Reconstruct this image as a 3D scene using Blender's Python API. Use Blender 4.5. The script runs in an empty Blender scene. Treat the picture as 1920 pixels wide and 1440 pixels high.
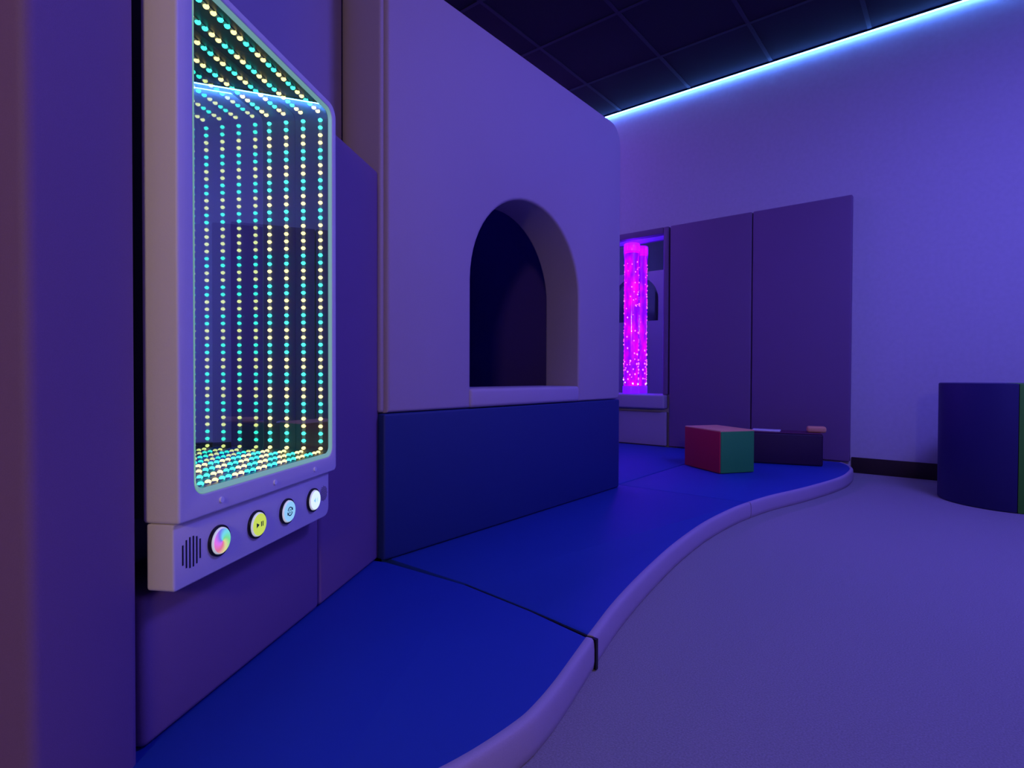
import bpy, bmesh, math, random
from mathutils import Vector, Matrix
random.seed(7)
C = bpy.context.scene.collection
PI = math.pi
H = 0.63                                   # camera height over the carpet

# ------------------------------------------------------------------ camera
cam_d = bpy.data.cameras.new('camera'); cam = bpy.data.objects.new('camera', cam_d); C.objects.link(cam)
fw = Vector((-0.62824, 0.77789, -0.014284)).normalized()
rt = Vector((0.77793, 0.62834, 0.0037)).normalized()
up = rt.cross(fw).normalized(); rt = fw.cross(up).normalized()
m = Matrix((rt, up, -fw)).transposed().to_4x4(); m.translation = Vector((0, 0, H))
cam.matrix_world = m
cam_d.sensor_width = 36; cam_d.lens = 36 * 1050 / 1920; cam_d.clip_start = 0.02
bpy.context.scene.camera = cam

# ------------------------------------------------------------------ world, exposure, lights
w = bpy.data.worlds.new('world'); bpy.context.scene.world = w; w.use_nodes = True
w.node_tree.nodes['Background'].inputs[0].default_value = (0.05, 0.03, 0.2, 1)
w.node_tree.nodes['Background'].inputs[1].default_value = 0.0
vs = bpy.context.scene.view_settings
vs.view_transform = 'Standard'; vs.look = 'None'; vs.gamma = 1; vs.use_curve_mapping = False; vs.exposure = -0.12
STRIP_BLUE, STRIP_VIOLET, TUBE, LED = 48.0, 20.0, 5.0, 5.0

def area(name, loc, aim, size, col, energy):
    l = bpy.data.lights.new(name, 'AREA'); l.energy = energy; l.color = col; l.size = size
    o = bpy.data.objects.new(name, l); C.objects.link(o); o.location = loc
    o.rotation_euler = (Vector(aim) - Vector(loc)).to_track_quat('-Z', 'Y').to_euler(); return o
area('corridor_lamp', (1.35, -2.3, 1.75), (-1.0, 0.8, 0.8), 0.35, (1.0, 0.74, 0.48), 27)
area('ceiling_fill_light', (0.8, 2.2, 2.84), (0.8, 2.2, 0), 0.8, (0.165, 0.135, 1.0), 76)  # added blue-violet fill without a fixture, evens out the room light

# ------------------------------------------------------------------ materials
def mat(name, col, rough=0.6, noise=0.0, nscale=300, bump=0.0, bscale=900, emit=None, es=0, metal=0, spec=0.4, sheen=0, wrinkle=0):
    m = bpy.data.materials.new(name); m.use_nodes = True; nt = m.node_tree; b = nt.nodes['Principled BSDF']
    b.inputs['Base Color'].default_value = (*col, 1); b.inputs['Roughness'].default_value = rough
    b.inputs['Metallic'].default_value = metal; b.inputs['Specular IOR Level'].default_value = spec
    if sheen: b.inputs['Sheen Weight'].default_value = sheen
    if emit: b.inputs['Emission Color'].default_value = (*emit, 1); b.inputs['Emission Strength'].default_value = es
    tc = nt.nodes.new('ShaderNodeTexCoord')
    if noise:
        n = nt.nodes.new('ShaderNodeTexNoise'); n.inputs['Scale'].default_value = nscale; n.inputs['Detail'].default_value = 4
        r = nt.nodes.new('ShaderNodeMapRange'); r.inputs['From Min'].default_value = .3; r.inputs['From Max'].default_value = .7
        r.inputs['To Min'].default_value = 1 - noise; r.inputs['To Max'].default_value = 1 + noise
        mx = nt.nodes.new('ShaderNodeVectorMath'); mx.operation = 'SCALE'; mx.inputs[0].default_value = col
        nt.links.new(tc.outputs['Object'], n.inputs['Vector']); nt.links.new(n.outputs['Fac'], r.inputs['Value'])
        nt.links.new(r.outputs['Result'], mx.inputs['Scale']); nt.links.new(mx.outputs[0], b.inputs['Base Color'])
    if bump or wrinkle:
        n = nt.nodes.new('ShaderNodeTexNoise'); n.inputs['Scale'].default_value = bscale; n.inputs['Detail'].default_value = 3
        bp = nt.nodes.new('ShaderNodeBump'); bp.inputs['Strength'].default_value = bump; bp.inputs['Distance'].default_value = .002
        nt.links.new(tc.outputs['Object'], n.inputs['Vector']); nt.links.new(n.outputs['Fac'], bp.inputs['Height'])
        last = bp
        if wrinkle:
            n2 = nt.nodes.new('ShaderNodeTexNoise'); n2.inputs['Scale'].default_value = 5; n2.inputs['Detail'].default_value = 1.5
            b2 = nt.nodes.new('ShaderNodeBump'); b2.inputs['Strength'].default_value = wrinkle; b2.inputs['Distance'].default_value = .02
            nt.links.new(tc.outputs['Object'], n2.inputs['Vector']); nt.links.new(n2.outputs['Fac'], b2.inputs['Height'])
            nt.links.new(bp.outputs[0], b2.inputs['Normal']); last = b2
        nt.links.new(last.outputs[0], b.inputs['Normal'])
    return m

VIN = dict(rough=.55, bump=.25, bscale=1400, wrinkle=.12, noise=.05, nscale=600)
M_light = mat('light_grey_vinyl', (.42, .33, .44), **VIN)
M_purple = mat('purple_grey_vinyl', (.23, .125, .27), **VIN)
M_band = mat('lilac_vinyl', (.46, .37, .50), **VIN)
M_blue = mat('blue_vinyl', (.012, .050, .36), **VIN)
M_navy = mat('navy_vinyl', (.012, .028, .17), **VIN)
M_lin = mat('navy_fabric', (.012, .018, .75), rough=.95, spec=.05)
M_dark = mat('dark_foam', (.012, .010, .03), rough=.8)
M_wall = mat('painted_wall', (.62, .60, .66), rough=.85, bump=.2, bscale=250, noise=.03, nscale=40)
M_ceil = mat('black_ceiling_tile', (.018, .014, .03), rough=.9, noise=.15, nscale=200)
M_grid = mat('ceiling_grid_metal', (.03, .026, .05), rough=.7)
M_carpet = mat('grey_carpet', (.30, .27, .30), rough=1, noise=.20, nscale=300, bump=.8, bscale=500, sheen=.2)
M_base = mat('dark_baseboard', (.035, .018, .02), rough=.5)
M_red = mat('red_vinyl', (.62, .02, .06), **VIN)
M_green = mat('green_vinyl', (.03, .36, .08), **VIN)
M_orange = mat('orange_vinyl', (.90, .42, .22), **VIN)
M_plum = mat('dark_plum_vinyl', (.03, .006, .045), **VIN)
M_cylblue = mat('dark_navy_vinyl', (.02, .014, .11), **VIN)
M_cylgreen = mat('dark_green_vinyl', (.06, .30, .02), **VIN)
M_white = mat('white_plastic', (.75, .72, .75), rough=.45)
M_frame = mat('cream_plastic_frame', (.80, .74, .74), rough=.42, bump=.12, bscale=700)
M_rim = mat('acrylic_rim_green_glow', (.40, .62, .42), rough=.35, emit=(.22, .55, .26), es=.5)  # green LED light painted into the rim as base colour and weak emission
M_black = mat('black_plastic', (.008, .008, .012), rough=.35)
M_tape = mat('led_tape', (.25, .27, .28), rough=.5)
M_inner = mat('dark_mirror_wall', (.035, .045, .055), rough=.4)
M_mirror = mat('mirror_glass', (.93, .95, .95), rough=0.0, metal=1)
M_screw = mat('screw_steel', (.95, .95, .95), rough=.5)
M_grille = mat('dim_grille', (.16, .12, .16), rough=.6)
M_ink = mat('dark_print', (.02, .05, .05), rough=.5)
M_strip_b = mat('blue_led_diffuser', (.3, .4, .6), emit=(.09, .27, 1.0), es=STRIP_BLUE)
M_strip_v = mat('violet_fill_diffuser', (.3, .4, .6), emit=(.22, .15, 1.0), es=STRIP_VIOLET)
M_strip_f = mat('purple_fill_diffuser', (.3, .2, .6), emit=(.26, .10, 1.0), es=520)
M_cyan = mat('cyan_led', (.1, .5, .5), emit=(.05, .95, .72), es=LED)
M_yel = mat('warm_yellow_led', (.5, .5, .3), emit=(1.0, .72, .24), es=LED)
M_btn_y = mat('yellow_lit_cap', (.4, .5, .05), rough=.3, emit=(.62, .78, .08), es=.9)
M_btn_b = mat('pale_blue_lit_cap', (.2, .4, .5), rough=.3, emit=(.30, .66, .80), es=.9)
M_btn_w = mat('white_lit_cap', (.6, .6, .6), rough=.3, emit=(.68, .86, 1.0), es=1.1)
M_btn_rim = mat('white_lit_cap_rim', (.7, .7, .7), rough=.3, emit=(.8, .85, 1.0), es=.5)

# half-silvered front glass
M_half = bpy.data.materials.new('half_mirror_glass'); M_half.use_nodes = True
nt = M_half.node_tree; nt.nodes.clear()
o_ = nt.nodes.new('ShaderNodeOutputMaterial'); mx = nt.nodes.new('ShaderNodeMixShader'); mx.inputs[0].default_value = .44
t_ = nt.nodes.new('ShaderNodeBsdfTransparent'); t_.inputs[0].default_value = (.86, 1.0, .95, 1)
g_ = nt.nodes.new('ShaderNodeBsdfGlossy'); g_.inputs['Roughness'].default_value = 0; g_.inputs[0].default_value = (.75, 1.0, .92, 1)
nt.links.new(t_.outputs[0], mx.inputs[1]); nt.links.new(g_.outputs[0], mx.inputs[2]); nt.links.new(mx.outputs[0], o_.inputs[0])

# rainbow button cap: hue runs round the button with a swirl
M_rain = bpy.data.materials.new('rainbow_lit_cap'); M_rain.use_nodes = True
nt = M_rain.node_tree; b = nt.nodes['Principled BSDF']
tc = nt.nodes.new('ShaderNodeTexCoord'); sp = nt.nodes.new('ShaderNodeSeparateXYZ'); nt.links.new(tc.outputs['Object'], sp.inputs[0])
def mth(op, a, bb=None):
    n = nt.nodes.new('ShaderNodeMath'); n.operation = op
    for i, v in enumerate((a, bb)):
        if v is None: continue
        if isinstance(v, (int, float)): n.inputs[i].default_value = v
        else: nt.links.new(v, n.inputs[i])
    return n.outputs[0]
ang = mth('DIVIDE', mth('ARCTAN2', sp.outputs[2], sp.outputs[0]), 2 * PI)
rad = mth('SQRT', mth('ADD', mth('POWER', sp.outputs[0], 2), mth('POWER', sp.outputs[2], 2)))
hue = mth('FRACT', mth('ADD', mth('ADD', ang, 1.17), mth('MULTIPLY', rad, 11)))
hsv = nt.nodes.new('ShaderNodeCombineColor'); hsv.mode = 'HSV'
nt.links.new(hue, hsv.inputs[0]); hsv.inputs[1].default_value = .8; hsv.inputs[2].default_value = .75
nt.links.new(hsv.outputs[0], b.inputs['Emission Color']); b.inputs['Emission Strength'].default_value = 1.0
b.inputs['Base Color'].default_value = (.3, .3, .3, 1)

# glowing water in the bubble tube: a violet body with drifting magenta plumes
def water_mat(name, a, bcol, s):
    m = bpy.data.materials.new(name); m.use_nodes = True; nt = m.node_tree; b = nt.nodes['Principled BSDF']
    tc = nt.nodes.new('ShaderNodeTexCoord'); mp = nt.nodes.new('ShaderNodeMapping'); mp.inputs['Scale'].default_value = (9, 9, 4)
    n = nt.nodes.new('ShaderNodeTexNoise'); n.inputs['Scale'].default_value = 1.6; n.inputs['Detail'].default_value = 3
    cr = nt.nodes.new('ShaderNodeValToRGB'); cr.color_ramp.elements[0].position = .40; cr.color_ramp.elements[0].color = (*a, 1)
    cr.color_ramp.elements[1].position = .72; cr.color_ramp.elements[1].color = (*bcol, 1)
    nt.links.new(tc.outputs['Object'], mp.inputs[0]); nt.links.new(mp.outputs[0], n.inputs['Vector'])
    nt.links.new(n.outputs['Fac'], cr.inputs[0]); nt.links.new(cr.outputs[0], b.inputs['Emission Color'])
    b.inputs['Emission Strength'].default_value = s; b.inputs['Base Color'].default_value = (.1, .0, .1, 1); b.inputs['Roughness'].default_value = .1
    return m
M_water = water_mat('glowing_water', (.30, .0, 8.0), (1.25, .0, 7.0), 1.0)
M_bub = mat('bright_bubble', (.8, .1, .5), emit=(1.0, .10, .55), es=TUBE)
M_bubw = mat('white_hot_bubble', (.8, .6, .7), emit=(1.0, .5, .7), es=TUBE * .5)
M_collar = mat('tube_collar', (.3, .1, .4), rough=.3, emit=(.20, .0, 2.5), es=1)
M_glass = bpy.data.materials.new('clear_acrylic'); M_glass.use_nodes = True
nt = M_glass.node_tree; nt.nodes.clear(); o_ = nt.nodes.new('ShaderNodeOutputMaterial'); mx = nt.nodes.new('ShaderNodeMixShader')
t_ = nt.nodes.new('ShaderNodeBsdfTransparent'); g_ = nt.nodes.new('ShaderNodeBsdfGlossy'); g_.inputs['Roughness'].default_value = .03
lw = nt.nodes.new('ShaderNodeLayerWeight'); lw.inputs[0].default_value = .35
nt.links.new(lw.outputs['Fresnel'], mx.inputs[0]); nt.links.new(t_.outputs[0], mx.inputs[1]); nt.links.new(g_.outputs[0], mx.inputs[2]); nt.links.new(mx.outputs[0], o_.inputs[0])

# ------------------------------------------------------------------ helpers
def smooth(bm, ang=35):
    for f in bm.faces: f.smooth = True
    for e in bm.edges:
        if len(e.link_faces) == 2 and e.calc_face_angle(0) > math.radians(ang): e.smooth = False
def obj(name, bm, m, parent=None, ang=35):
    bmesh.ops.recalc_face_normals(bm, faces=bm.faces); smooth(bm, ang)
    me = bpy.data.meshes.new(name); bm.to_mesh(me); bm.free()
    if m: me.materials.append(m)
    o = bpy.data.objects.new(name, me); C.objects.link(o)
    if parent: o.parent = parent
    return o
def tag(o, label, cat, group=None):
    o['label'] = label; o['category'] = cat
    if group: o['group'] = group
    return o
def thing(name, label, cat, loc=(0, 0, 0), rz=0, group=None):
    o = bpy.data.objects.new(name, None); C.objects.link(o); o.location = loc; o.rotation_euler = (0, 0, rz)
    o.empty_display_size = .05
    return tag(o, label, cat, group)
def struct(o): o['kind'] = 'structure'; return o
def box(bm, x0, x1, y0, y1, z0, z1, r=0.0, seg=3):
    t = bmesh.new(); bmesh.ops.create_cube(t, size=1)
    for v in t.verts: v.co = Vector((x0 + (v.co.x + .5) * (x1 - x0), y0 + (v.co.y + .5) * (y1 - y0), z0 + (v.co.z + .5) * (z1 - z0)))
    if r: bmesh.ops.bevel(t, geom=t.edges[:], offset=r, segments=seg, profile=.5, affect='EDGES')
    add(bm, t); return bm
def add(bm, t, mtx=None):
    if mtx is not None: t.transform(mtx)
    me = bpy.data.meshes.new('tmp'); t.to_mesh(me); t.free(); bm.from_mesh(me); bpy.data.meshes.remove(me)
def nb(*a, **k): return box(bmesh.new(), *a, **k)
def prism(bm, pts, z0, z1, r=0, seg=3, mtx=None, holes=()):
    """polygon (x,y) extruded along z, outer top and bottom edges rounded by r"""
    t = bmesh.new()
    vs_ = [t.verts.new((x, y, z0)) for x, y in pts]; es = [t.edges.new((vs_[i], vs_[(i + 1) % len(vs_)])) for i in range(len(vs_))]
    for h in holes:
        hv = [t.verts.new((x, y, z0)) for x, y in h]; es += [t.edges.new((hv[i], hv[(i + 1) % len(hv)])) for i in range(len(hv))]
    fs = bmesh.ops.triangle_fill(t, edges=es, use_beauty=True)['geom']
    fs = [f for f in t.faces]
    bmesh.ops.dissolve_limit(t, angle_limit=.01, verts=[], edges=[e for e in t.edges if len(e.link_faces) == 2])
    ex = bmesh.ops.extrude_face_region(t, geom=t.faces[:])
    bmesh.ops.translate(t, verts=[g for g in ex['geom'] if isinstance(g, bmesh.types.BMVert)], vec=(0, 0, z1 - z0))
    bmesh.ops.recalc_face_normals(t, faces=t.faces)
    if r:
        ed = [e for e in t.edges if abs(e.verts[0].co.z - e.verts[1].co.z) < 1e-6 and len(e.link_faces) == 2 and e.calc_face_angle(0) > 1.0]
        bmesh.ops.bevel(t, geom=ed, offset=r, segments=seg, profile=.5, affect='EDGES')
    add(bm, t, mtx); return bm
def rrect(x0, x1, y0, y1, r, n=6):
    p = []
    for cx, cy, a0 in ((x1 - r, y1 - r, 0), (x0 + r, y1 - r, 90), (x0 + r, y0 + r, 180), (x1 - r, y0 + r, 270)):
        for i in range(n + 1):
            a = math.radians(a0 + 90 * i / n); p.append((cx + r * math.cos(a), cy + r * math.sin(a)))
    return p
def cyl(bm, c, r, z0, z1, n=32, mtx=None, bev=0, r2=None):
    t = bmesh.new(); bmesh.ops.create_cone(t, cap_ends=True, segments=n, radius1=r, radius2=r if r2 is None else r2, depth=z1 - z0)
    bmesh.ops.translate(t, verts=t.verts, vec=(c[0], c[1], (z0 + z1) / 2))
    if bev:
        ed = [e for e in t.edges if abs(e.verts[0].co.z - e.verts[1].co.z) < 1e-6]
        bmesh.ops.bevel(t, geom=ed, offset=bev, segments=3, profile=.5, affect='EDGES')
    add(bm, t, mtx); return bm
FACE = Matrix.Rotation(PI / 2, 4, 'X')      # (x, y, z) -> (x, -z, y): a flat drawing stood upright, facing -y

# ------------------------------------------------------------------ the room
CEIL = H + 2.247
X0, X1, Y0, Y1 = -3.5, 1.5, -1.7, 4.30
struct(obj('floor', nb(X0 - .1, X1 + .1, Y0 - 1.7, Y1 + .1, -.1, 0), M_carpet))
struct(obj('ceiling', nb(X0 - .1, X1 + .1, Y0 - 1.7, Y1 + .1, CEIL, CEIL + .1), M_ceil))
# ceiling grid bars
bm = bmesh.new()
for k in range(-3, 7):
    x = -2.285 + .595 * k
    if X0 < x < X1: box(bm, x - .012, x + .012, Y0, Y1 - .03, CEIL - .004, CEIL + .001)
for k in range(-10, 3):
    y = 3.12 + .61 * k
    if Y0 < y < Y1 - .1: box(bm, X0, X1, y - .012, y + .012, CEIL - .0045, CEIL + .001)
struct(obj('trim_1', bm, M_grid))
# back wall with the alcove opening for the bubble tube
AX0, AX1, AZ0, AZ1, MY = -2.62, -1.885, .485, 1.77, 4.362
bm = bmesh.new()
prism(bm, [(X0, 0), (X1 + .1, 0), (X1 + .1, CEIL), (X0, CEIL)], -(Y1 + .09), -Y1, mtx=FACE, holes=[[(AX0, AZ0), (AX1, AZ0), (AX1, AZ1), (AX0, AZ1)]])
struct(obj('wall_back', bm, M_wall))
struct(obj('wall_far_left', nb(X0 - .1, X0, Y0, Y1 + .1, 0, CEIL), M_wall))
bm = bmesh.new()                                     # front wall (behind the camera) with a doorway to the corridor
box(bm, X0, .10, Y0 - .1, Y0, 0, CEIL); box(bm, 1.17, X1, Y0 - .1, Y0, 0, CEIL); box(bm, .10, 1.17, Y0 - .1, Y0, 2.1, CEIL)
struct(obj('wall_front', bm, M_wall))
struct(obj('wall_right', nb(X1, X1 + .1, Y0 - 1.7, Y1 + .1, 0, CEIL), M_wall))
struct(obj('wall_corridor', nb(X0, X1, Y0 - 1.7, Y0 - 1.6, 0, CEIL), M_wall))
struct(obj('baseboard_back', nb(-.575, X1, Y1 - .012, Y1, 0, .102, r=.002), M_base))
struct(obj('baseboard_right', nb(X1 - .012, X1, Y0, Y1 - .012, 0, .102, r=.002), M_base))

# ------------------------------------------------------------------ the angled left wall: local x runs along it, local -y points into the room
A0 = Vector((-.93694, .29394, 0)); DL = Vector((-.49918, .8665, 0)); RL = math.atan2(DL.y, DL.x)
def Lthing(name, label, cat, z=0, s=0, off=0, group=None):
    n = Vector((.8665, .49918, 0))
    return thing(name, label, cat, tuple(A0 + DL * s + n * off + Vector((0, 0, z))), RL, group)
def Lbox(s0, s1, o0, o1, z0, z1, r=0, seg=4): return nb(s0, s1, -o1, -o0, z0, z1, r=r, seg=seg)
def Lplace(o): o.location = A0; o.rotation_euler = (0, 0, RL); return o
struct(Lplace(obj('wall_left', Lbox(-2.2, .955, -.24, -.15, 0, CEIL), M_light)))

o = Lplace(obj('padded_column', Lbox(-.170, -.012, -.149, .010, 0, CEIL - .01, r=.014, seg=5), M_purple))
tag(o, 'tall dark purple padded column at left edge, beside the light panel', 'padding')
o = Lplace(obj('wall_pad', Lbox(.004, .528, -.149, .0, .072, .300, r=.012), M_purple))
tag(o, 'low purple wall pad standing directly below the light panel', 'padding')
o = Lplace(obj('wall_pad', Lbox(.531, .902, -.149, .0, .072, 1.245, r=.012), M_purple))
tag(o, 'tall purple wall pad between the light panel and the arch wall', 'padding')

# ------------------------------------------------------------------ infinity light panel
P = Lthing('infinity_light_panel', 'cream framed infinity mirror panel with cyan and yellow lights, four buttons below', 'light panel')
S0, S1, Z0, Z1 = .009, .505, .409, 1.250
I0, I1, J0, J1 = .043, .485, .445, 1.235
def Lp(pts, o0, o1, r=0, holes=(), bm=None, seg=3):    # drawing in (s, z) between the two offsets
    return prism(bm or bmesh.new(), pts, o0, o1, r=r, seg=seg, mtx=FACE, holes=holes)
def rr4(x0, x1, y0, y1, rs, n=6):           # corner radii: top right, top left, bottom left, bottom right
    p = []
    for (cx, cy, a0), r in zip(((x1, y1, 0), (x0, y1, 90), (x0, y0, 180), (x1, y0, 270)), rs):
        cx += -r if cx == x1 else r; cy += -r if cy == y1 else r
        for i in range(n + 1):
            a = math.radians(a0 + 90 * i / n); p.append((cx + r * math.cos(a), cy + r * math.sin(a)))
    return p
obj('frame', Lp(rr4(S0, S1, Z0, Z1, (.03, .03, .006, .012)), -.004, .056, r=.004, holes=[rrect(I0, I1, J0, J1, .022)], seg=4), M_frame, P)
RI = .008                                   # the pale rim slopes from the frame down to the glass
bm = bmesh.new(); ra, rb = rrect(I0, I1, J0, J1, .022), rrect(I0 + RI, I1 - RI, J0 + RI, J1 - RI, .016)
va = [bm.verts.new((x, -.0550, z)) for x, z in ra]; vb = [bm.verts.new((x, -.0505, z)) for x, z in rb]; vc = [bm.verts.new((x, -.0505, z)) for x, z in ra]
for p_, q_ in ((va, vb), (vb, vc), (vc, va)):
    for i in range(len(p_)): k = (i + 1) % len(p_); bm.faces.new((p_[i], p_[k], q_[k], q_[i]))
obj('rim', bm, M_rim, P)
K0, K1, L0, L1 = I0 + RI, I1 - RI, J0 + RI, J1 - RI
bm = bmesh.new()
Lp(rrect(K0 - .006, K1 + .006, L0 - .006, L1 + .006, .022), -.0300, .050, holes=[rrect(K0, K1, L0, L1, .016)], bm=bm)
Lp([(S0 + .004, J0 - .03), (S1 - .004, J0 - .03), (S1 - .004, Z1 - .004), (S0 + .004, Z1 - .004)], -.042, -.0045, holes=[[(K0 - .007, L0 - .007), (K1 + .007, L0 - .007), (K1 + .007, L1 + .007), (K0 - .007, L1 + .007)]], bm=bm)
obj('inner_wall', bm, M_inner, P)
obj('back_mirror', Lbox(K0 - .004, K1 + .004, -.0365, -.0305, L0 - .004, L1 + .004), M_mirror, P)
obj('housing', Lbox(S0 + .01, S1 - .01, -.148, -.043, J0 - .03, Z1 - .01, r=.004), M_black, P)
bm = bmesh.new(); q = [bm.verts.new(c) for c in ((K0 - .003, -.0502, L0 - .003), (K1 + .003, -.0502, L0 - .003), (K1 + .003, -.0502, L1 + .003), (K0 - .003, -.0502, L1 + .003))]; bm.faces.new(q)
obj('front_glass', bm, M_half, P)
# led strips: two rows deep on each inner wall
def led_mesh(m, name):
    t = bmesh.new(); bmesh.ops.create_uvsphere(t, u_segments=10, v_segments=6, radius=.0050)
    for v in t.verts: v.co.z *= .8
    for f in t.faces: f.smooth = True
    me = bpy.data.meshes.new(name); t.to_mesh(me); t.free(); me.materials.append(m); return me
led_c, led_y = led_mesh(M_cyan, 'led_cyan'), led_mesh(M_yel, 'led_yellow')
seq = 'ccyyccyyccyyccyyyyccyyccyyccyyccyyccyyccyyccy'
rows = (.0325, -.0095)
singles = 0
left_over = []
def put(me, loc, strip):
    global singles
    if singles < 100 and strip is not None:
        o = bpy.data.objects.new('led', me); C.objects.link(o); o.parent = strip; o.location = loc; singles += 1
    else: left_over.append((me, loc))
for ri, off in enumerate(rows):
    st = obj('led_strip', nb(K1 - .0015, K1 + .0015, -off - .004, -off + .004, L0 + .018, L1 - .018), M_tape, P)
    for i in range(45):
        put(led_c if seq[i] == 'c' else led_y, (K1 - .002, -off, 1.210 - i * .01700), st)
for wall in ('bottom', 'top', 'left'):
    for ri, off in enumerate(rows):
        if wall == 'left':
            obj('led_strip', nb(K0 - .0015, K0 + .0015, -off - .004, -off + .004, L0 + .018, L1 - .018), M_tape, P)
            for i in range(45): put(led_c if seq[i] == 'c' else led_y, (K0 + .002, -off, 1.210 - i * .01700), None)
        else:
            z = L0 if wall == 'bottom' else L1
            st = obj('led_strip', nb(K0 + .018, K1 - .018, -off - .004, -off + .004, z - .0015, z + .0015), M_tape, P)
            for i in range(25):
                put(led_y if ((i // 2) % 2 == (0 if wall == 'bottom' else 0)) else led_c, (K1 - .014 - i * .0172, -off, z + (.002 if wall == 'bottom' else -.002)), st if (wall == 'bottom' and ri == 0) else None)
for me, nm in ((led_c, 'led_array'), (led_y, 'led_array')):
    bm = bmesh.new()
    for mm, loc in left_over:
        if mm is me:
            n0 = len(bm.verts); bm.from_mesh(me); bm.verts.ensure_lookup_table()
            for v in bm.verts[n0:]: v.co += Vector(loc)
    o = obj(nm, bm, me.materials[0], P); o['kind'] = 'stuff'
# screws under the window
for s in (.102, .254, .404):
    obj('screw', cyl(bmesh.new(), (s, .427), .0046, .0555, .0585, n=16, mtx=FACE), M_screw, P)
# control box
pts = rr4(S0 + .001, .487, .308, .4083, (.004, .003, .006, .020))
obj('control_box', Lp(pts, .001, .046, r=.003, seg=3), M_frame, P)
BZ, BO = .358, .046
def button(s, m, icon=None):
    b_ = bpy.data.objects.new('push_button', None)
    bm = bmesh.new(); cyl(bm, (0, 0), .0215, -.001, .0075, n=40, mtx=FACE, bev=.002)
    cap = obj('push_button', bm, M_btn_rim, P); cap.location = (s, -BO, BZ)
    bm = bmesh.new(); prism(bm, [(.0255 * math.cos(a * PI / 20), .0255 * math.sin(a * PI / 20)) for a in range(40)], -.001, .005, r=.0015, mtx=FACE,
                            holes=[[(.0218 * math.cos(a * PI / 20), .0218 * math.sin(a * PI / 20)) for a in range(40)]])
    obj('bezel', bm, M_black, cap)
    obj('cap_face', cyl(bmesh.new(), (0, 0), .0198, .0070, .0082, n=40, mtx=FACE), m, cap)
    if icon:
        bm = bmesh.new(); icon(bm); obj('icon', bm, M_ink, cap)
    bpy.data.objects.remove(b_)
    return cap
def ic_play(bm):
    prism(bm, [(-.010, .0045), (-.010, -.0045), (-.002, 0)], .0081, .0086, mtx=FACE)
    for x in (.003, .0075): prism(bm, [(x, -.0045), (x + .0022, -.0045), (x + .0022, .0045), (x, .0045)], .0081, .0086, mtx=FACE)
def arc(bm, r0, r1, a0, a1, n=14):
    A = [math.radians(a0 + (a1 - a0) * i / n) for i in range(n + 1)]
    prism(bm, [(r1 * math.cos(a), r1 * math.sin(a)) for a in A] + [(r0 * math.cos(a), r0 * math.sin(a)) for a in reversed(A)], .0081, .0086, mtx=FACE)
def head(bm, r, a, d):
    a = math.radians(a); c = Vector((r * math.cos(a), r * math.sin(a))); t = Vector((-math.sin(a), math.cos(a))) * d; n = Vector((math.cos(a), math.sin(a)))
    prism(bm, [tuple(c + n * .0032), tuple(c - n * .0032), tuple(c + t * .0055)], .0081, .0086, mtx=FACE)
def ic_cycle(bm):
    arc(bm, .0072, .0092, 35, 165); head(bm, .0082, 35, -1); arc(bm, .0072, .0092, 215, 345); head(bm, .0082, 215, -1); arc(bm, .0030, .0040, 0, 359, 20)
def ic_speaker(bm):
    prism(bm, [(-.008, -.002), (-.005, -.002), (-.001, -.006), (-.001, .006), (-.005, .002), (-.008, .002)], .0081, .0083, mtx=FACE)
    for r in (.004, .007): arc(bm, r - .0004, r + .0004, -45, 45)
button(.108, M_rain)
button(.210, M_btn_y, ic_play)
button(.310, M_btn_b, ic_cycle)
bw = button(.413, M_btn_w, ic_speaker)
bw.children[-1].data.materials[0] = M_btn_b
bm = bmesh.new()
for k in range(6):
    x = -.0185 + k * .0074; h = math.sqrt(max(.024 ** 2 - x * x, 0))
    box(bm, .047 + x - .0013, .047 + x + .0013, -.0465, -.044, BZ - h, BZ + h)
obj('speaker_grille', bm, M_black, P)
bm = bmesh.new()
for i in range(-6, 7):
    for j in range(-6, 7):
        x, z = i * .0028, j * .0028
        if x * x + z * z < .017 ** 2: cyl(bm, (.462 + x, .362 + z), .0010, .0455, .0464, n=8, mtx=FACE)
obj('speaker_grille', bm, M_grille, P)

# ------------------------------------------------------------------ the arch play house
TX, TY0, TY1, TT = -1.35, 1.075, 2.535, 1.875
T = thing('play_house', 'soft padded play house with light grey walls, arched window and blue base', 'play house', (TX, TY0, 0))
T.location = (0, 0, 0)
YZ = Matrix(((0, 0, 1, 0), (1, 0, 0, 0), (0, 1, 0, 0), (0, 0, 0, 1)))     # (x, y, z) -> (z, x, y): drawing in (y, z), thickness along x
def arch(c, r, spring, bottom, n=28):
    p = [(c + r, bottom)]
    for i in range(n + 1):
        a = PI * i / n; p.append((c + r * math.cos(a), spring + r * math.sin(a)))
    p.append((c - r, bottom)); return p
r_ = .10
out = [(TY0, .517), (1.4405, .517)] + list(reversed(arch(1.796, .3545, .968, .517))) + [(2.1535, .517)][:0] + [(2.150, .517), (TY1 - .03, .517), (TY1, .547)]
out = [(TY0, .517), (1.4415, .517)]
out += [(1.4415, .968)] + [(1.796 - .3545 * math.cos(PI * i / 30), .968 + .355 * math.sin(PI * i / 30)) for i in range(1, 30)] + [(2.1505, .968), (2.1505, .517)]
out += [(TY1 - .03 + .03 * math.sin(a * PI / 12), .547 - .03 * math.cos(a * PI / 12)) for a in range(0, 7)]
out += [(TY1 - r_ + r_ * math.cos(a * PI / 12), TT - r_ + r_ * math.sin(a * PI / 12)) for a in range(0, 7)]
out += [(TY0, TT)]
bm = bmesh.new(); prism(bm, out, TX - .187, TX, r=.012, seg=4, mtx=YZ)
obj('arch_panel', bm, M_light, T)
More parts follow.
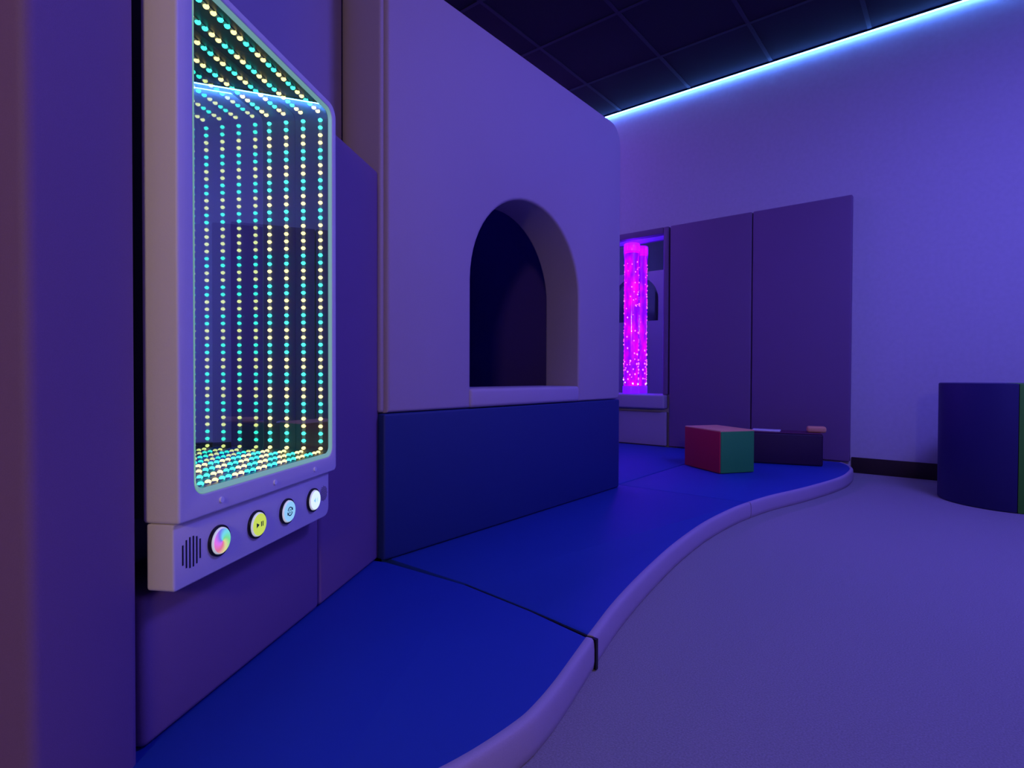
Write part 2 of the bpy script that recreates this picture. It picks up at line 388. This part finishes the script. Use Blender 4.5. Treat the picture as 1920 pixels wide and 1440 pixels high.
obj('window_sill', nb(TX - .20, TX + .008, 1.432, 2.146, .5175, .586, r=.014, seg=4), M_band, T)
bm = nb(TX - .187, TX, TY0 - .012, TY1, .072, .515, r=.008); box(bm, -3.45, TX - .18, 1.062, 1.12, .072, .515, r=.008)
obj('base_panel', bm, M_navy, T)
obj('end_panel', nb(-3.45, TX - .016, 1.06, 1.12, .517, TT, r=.010), M_light, T)
bm = bmesh.new()
xz = [(-3.45, .002), (TX - .19, .002), (TX - .19, TT), (-3.45, TT)]
hole = arch(-3.10, .30, 1.53, 1.29)
prism(bm, xz, -TY1, -(TY1 - .09), r=0, mtx=FACE, holes=[hole])
obj('rear_panel', bm, M_light, T)
obj('lining', nb(-2.45, -2.40, 1.125, 2.415, .002, TT, r=.01), M_lin, T)
obj('lining', nb(-2.39, TX - .20, 2.42, 2.444, .41, TT, r=.004), mat('dim_plum_fabric', (.085, .05, .34), rough=.95, spec=.05), T)
obj('inner_floor', nb(-2.39, TX - .205, 1.125, 2.415, .002, .40, r=.01), M_navy, T)

# ------------------------------------------------------------------ floor mats
curve = [(-.62, .36), (-.572, .50), (-.550, .60), (-.542, .708), (-.547, .77), (-.562, .85), (-.585, .945), (-.606, 1.03), (-.627, 1.12), (-.648, 1.212), (-.672, 1.34),
         (-.700, 1.518), (-.730, 1.749), (-.748, 1.961), (-.757, 2.15), (-.753, 2.35), (-.738, 2.547), (-.696, 2.805), (-.617, 3.11), (-.548, 3.435), (-.517, 3.65), (-.512, 3.80), (-.522, 3.98), (-.565, 4.14), (-.62, 4.235)]
def curve_between(y0, y1):
    # catmull-rom sampling of the edge between two y values
    P_ = [Vector((x, y)) for x, y in curve]; res = []
    for i in range(len(P_) - 1):
        p0, p1, p2, p3 = P_[max(i - 1, 0)], P_[i], P_[i + 1], P_[min(i + 2, len(P_) - 1)]
        for k in range(5):
            t = k / 5; t2, t3 = t * t, t * t * t
            res.append(.5 * ((2 * p1) + (p2 - p0) * t + (2 * p0 - 5 * p1 + 4 * p2 - p3) * t2 + (3 * p1 - p0 - 3 * p2 + p3) * t3))
    res.append(P_[-1]); inner = [p for p in res if y0 < p.y < y1]
    def xat(y):
        for a, b in zip(res, res[1:]):
            if a.y <= y <= b.y: return a.x + (b.x - a.x) * (y - a.y) / max(b.y - a.y, 1e-9)
        return res[0].x if y < res[0].y else res[-1].x
    return [(xat(y0), y0)] + [(p.x, p.y) for p in inner] + [(xat(y1), y1)]
MT = .070
def mat_thing(edge, rest, label, name='floor_mat'):
    """edge: exposed curved points; rest: hidden polygon points closing the shape"""
    t = thing(name, label, 'mat')
    prof = [(.001, .0), (.005, .005), (.007, .02), (.007, .045), (.006, .058), (.0045, .065), (.001, .0690), (-.010, MT)]
    poly = edge + rest
    inset = []
    n = len(edge)
    nrm = []
    for i in range(n):
        a = Vector(edge[max(i - 1, 0)]); b = Vector(edge[min(i + 1, n - 1)]); d = (b - a).normalized(); nrm.append(Vector((d.y, -d.x)))
    # side band
    bm = bmesh.new(); rings = []
    for off, z in prof:
        rings.append([bm.verts.new((edge[i][0] + nrm[i].x * (off - .007), edge[i][1] + nrm[i].y * (off - .007), z + .0005)) for i in range(n)])
    back = [bm.verts.new((edge[i][0] - nrm[i].x * .02, edge[i][1] - nrm[i].y * .02, MT - .001)) for i in range(n)]
    low = [bm.verts.new((edge[i][0] - nrm[i].x * .02, edge[i][1] - nrm[i].y * .02, .0005)) for i in range(n)]
    rings += [back, low]
    for a, b in zip(rings, rings[1:] + rings[:1]):
        for i in range(n - 1): bm.faces.new((a[i], a[i + 1], b[i + 1], b[i]))
    bm.faces.new([r[0] for r in rings]); bm.faces.new([r[-1] for r in reversed(rings)])
    obj('side_band', bm, M_band, t, ang=50)
    top = [(edge[i][0] - nrm[i].x * .016, edge[i][1] - nrm[i].y * .016) for i in range(n)]
    bm = bmesh.new(); prism(bm, top + rest, .002, MT, r=.005, seg=2)
    obj('top_cover', bm, M_blue, t)
    return t
G = .002
def Lpt(s, off): p = A0 + DL * s + Vector((.8665, .49918, 0)) * off; return (p.x, p.y)
e1 = curve_between(.36, 1.036)
m1 = mat_thing(e1, [(-.80, 1.063), (-1.04, 1.086), (-1.346, 1.068), (-1.395, 1.050), Lpt(.885, -.03), Lpt(-.011, -.03), (-.78, .27)], 'nearest blue floor mat with lilac edge, under the light panel')
obj('gap_shade_strip', prism(bmesh.new(), [(-.6045, 1.0372), (-.6045, 1.0460), (-.80, 1.0675), (-1.04, 1.0912), (-1.04, 1.0872), (-.80, 1.0640)], .002, .0675), M_black, m1)  # black strip painting in the shade of the gap between two mats
e2 = curve_between(1.047, 2.598)
mat_thing(e2, [(TX - .05, 2.598), (TX - .05, 1.0925), (-1.04, 1.0925), (-.80, 1.069)], 'middle blue floor mat with curved lilac edge, beside the arched play house')
e3 = curve_between(2.604, 4.235)
mat_thing(e3, [(-1.387, 4.235), (-1.387, 2.604)], 'far blue curved floor mat carrying the red and green block')
o = obj('floor_mat', nb(-3.45, -1.393, 2.604, 4.235, .001, MT, r=.006), M_blue)
tag(o, 'flat blue floor mat behind the play house, before the bubble tube base', 'mat')

# ------------------------------------------------------------------ back wall pads
tag(obj('wall_pad', nb(-1.828, -1.209, 4.25, 4.299, .072, 1.825, r=.010, seg=4), M_purple), 'purple wall pad on back wall, next to the bubble tube alcove', 'padding')
tag(obj('wall_pad', nb(-1.202, -.582, 4.25, 4.299, .072, 1.825, r=.010, seg=4), M_purple), 'purple wall pad on back wall, nearest the bare wall and baseboard', 'padding')

# ------------------------------------------------------------------ bubble tube alcove
A = thing('alcove_surround', 'purple padded surround framing the mirrored bubble tube alcove', 'surround', (0, 0, 0))
obj('side_post', nb(AX1 + .002, -1.842, 4.25, 4.299, AZ0, 1.825, r=.008), M_purple, A)
obj('top_rail', nb(AX0 - .05, AX1, 4.25, 4.299, AZ1 + .002, 1.825, r=.008), M_purple, A)
obj('sill_pad', nb(AX0 - .05, AX1 + .035, 4.205, 4.299, .372, .484, r=.014, seg=4), M_band, A)
obj('base_pad', nb(AX0 - .05, AX1 + .035, 4.245, 4.299, .072, .345, r=.010, seg=4), M_light, A)
tag(obj('alcove_mirror', nb(AX0 - .02, AX1 + .02, MY + .002, MY + .008, AZ0 - .02, AZ1 + .02), M_mirror), 'mirror at the back of the alcove behind the glowing bubble tube', 'mirror')
bx, by = -2.178, 4.288
B = thing('bubble_tube', 'glowing magenta bubble tube full of rising bubbles, at the alcove mirror', 'bubble tube', (bx, by, AZ0))
obj('collar', cyl(bmesh.new(), (0, 0), .068, .001, .066, n=48, bev=.006), M_collar, B)
obj('water_column', cyl(bmesh.new(), (0, 0), .060, .067, 1.17, n=48), M_water, B)
obj('cap', cyl(bmesh.new(), (0, 0), .066, 1.18, 1.255, n=48, bev=.008), mat('tube_cap', (.7, .1, .6), rough=.2, emit=(.6, 0, 5), es=1), B)
bm = bmesh.new(); t = bmesh.new(); bmesh.ops.create_cone(t, cap_ends=False, segments=48, radius1=.066, radius2=.066, depth=1.18)
bmesh.ops.translate(t, verts=t.verts, vec=(0, 0, .64)); add(bm, t)
obj('tube_wall', bm, M_glass, B)
for k in range(95):
    h = random.random() ** 1.5; a = random.uniform(0, 2 * PI) if random.random() < .5 else random.uniform(PI * 1.1, PI * 2.1)
    rr = random.uniform(.0600, .0628); s = random.uniform(.0022, .0050) * (1.5 - .6 * h)
    t = bmesh.new(); bmesh.ops.create_icosphere(t, subdivisions=1, radius=s)
    for v in t.verts: v.co.z *= random.uniform(.9, 1.6)
    o = obj('bubble', t, M_bubw if h < .04 else M_bub, B); o.location = (rr * math.cos(a), rr * math.sin(a), .08 + h * 1.02)

# ------------------------------------------------------------------ led strip along the back wall, added violet fill strips along the sides
def strip(name, label, p0, p1, m, horizontal):
    t = thing(name, label, 'light strip', p0)
    L_ = (Vector(p1) - Vector(p0)).length; rz = math.atan2(p1[1] - p0[1], p1[0] - p0[0]); t.rotation_euler = (0, 0, rz)
    obj('channel', nb(0, L_, -.004, .014, .010, .018), M_black, t)
    obj('diffuser', nb(0, L_, -.0035, .0035, .003, .010, r=.0015, seg=2), m, t)
    return t
strip('led_light_strip', 'bright pale blue light strip where back wall meets black ceiling', (X0 + .02, Y1 - .022, CEIL - .024), (X1 - .03, Y1 - .022, CEIL - .024), M_strip_b, True)
strip('led_light_strip', 'added violet fill strip along the top of the right wall', (X1 - .022, Y1 - .05, CEIL - .024), (X1 - .022, Y0, CEIL - .024), M_strip_v, False)  # unseen strip, added for violet fill from the right

strip('led_light_strip', 'added violet fill strip on the far left wall above the tube nook', (X0 + .022, 2.62, CEIL - .024), (X0 + .022, Y1 - .05, CEIL - .024), M_strip_f, False)  # unseen strip, added behind the play house to brighten the nook
# ------------------------------------------------------------------ soft blocks
K = thing('foam_block', 'red and green foam block with orange top on the blue mat', 'block', (-1.087, 3.253, MT + .001), math.radians(56))
def face_panel(name, x0, x1, y0, y1, z0, z1, m): obj(name, nb(x0, x1, y0, y1, z0, z1, r=.004), m, K)
a_, b2_, h_ = .238, .345, .245
obj('core', nb(.006, a_ - .006, .006, b2_ - .006, .004, h_ - .006, r=.004), M_green, K)
obj('green_side', nb(.004, a_ - .004, -.002, .006, .002, h_ - .003, r=.003), M_green, K)
obj('red_side', nb(-.002, .006, .002, b2_ - .002, .002, h_ - .003, r=.003), M_red, K)
obj('orange_top', nb(-.001, a_, -.001, b2_, h_ - .006, h_ + .004, r=.0045), M_orange, K)
Dk = thing('foam_wedge', 'low dark plum foam block lying against the back wall pads', 'block', (-1.20, 3.775, MT + .001), math.radians(17.5))
obj('block_body', nb(0, .545, 0, .20, 0, .198, r=.010), M_plum, Dk)
obj('top_cover', nb(.004, .541, .004, .196, .198, .203, r=.002), mat('wine_vinyl', (.12, .02, .08), **VIN), Dk)
o = obj('foam_brick', nb(-.055, .055, -.03, .03, 0, .040, r=.014, seg=4), M_orange); o.location = (-.735, 4.02, MT + .2045); o.rotation_euler = (0, 0, math.radians(17.5))
tag(o, 'small orange foam piece on right end of the dark plum block', 'block')
o = obj('white_tray', nb(-.085, .085, -.05, .05, 0, .010, r=.004), M_white); o.location = (-1.01, 3.915, MT + .2045); o.rotation_euler = (0, 0, math.radians(10))
tag(o, 'flat white plastic piece lying on the dark plum block', 'tray')
# round stool with coloured wedges
R_ = .292; cx, cy = .185, 3.775
St = thing('foam_cylinder', 'large dark blue and green foam cylinder standing on the carpet', 'foam shape', (cx, cy, .001), 0)
def wedge(a0, a1, m, nm, n=30):
    pts = [(R_ * math.cos(math.radians(a0 + (a1 - a0) * i / n)), R_ * math.sin(math.radians(a0 + (a1 - a0) * i / n))) for i in range(n + 1)] + [(0, 0)]
    obj(nm, prism(bmesh.new(), pts, 0, .602, r=.006, seg=2), m, St)
wedge(93, 272.5, M_cylblue, 'blue_wedge'); wedge(-87, 92.5, M_cylgreen, 'green_wedge')
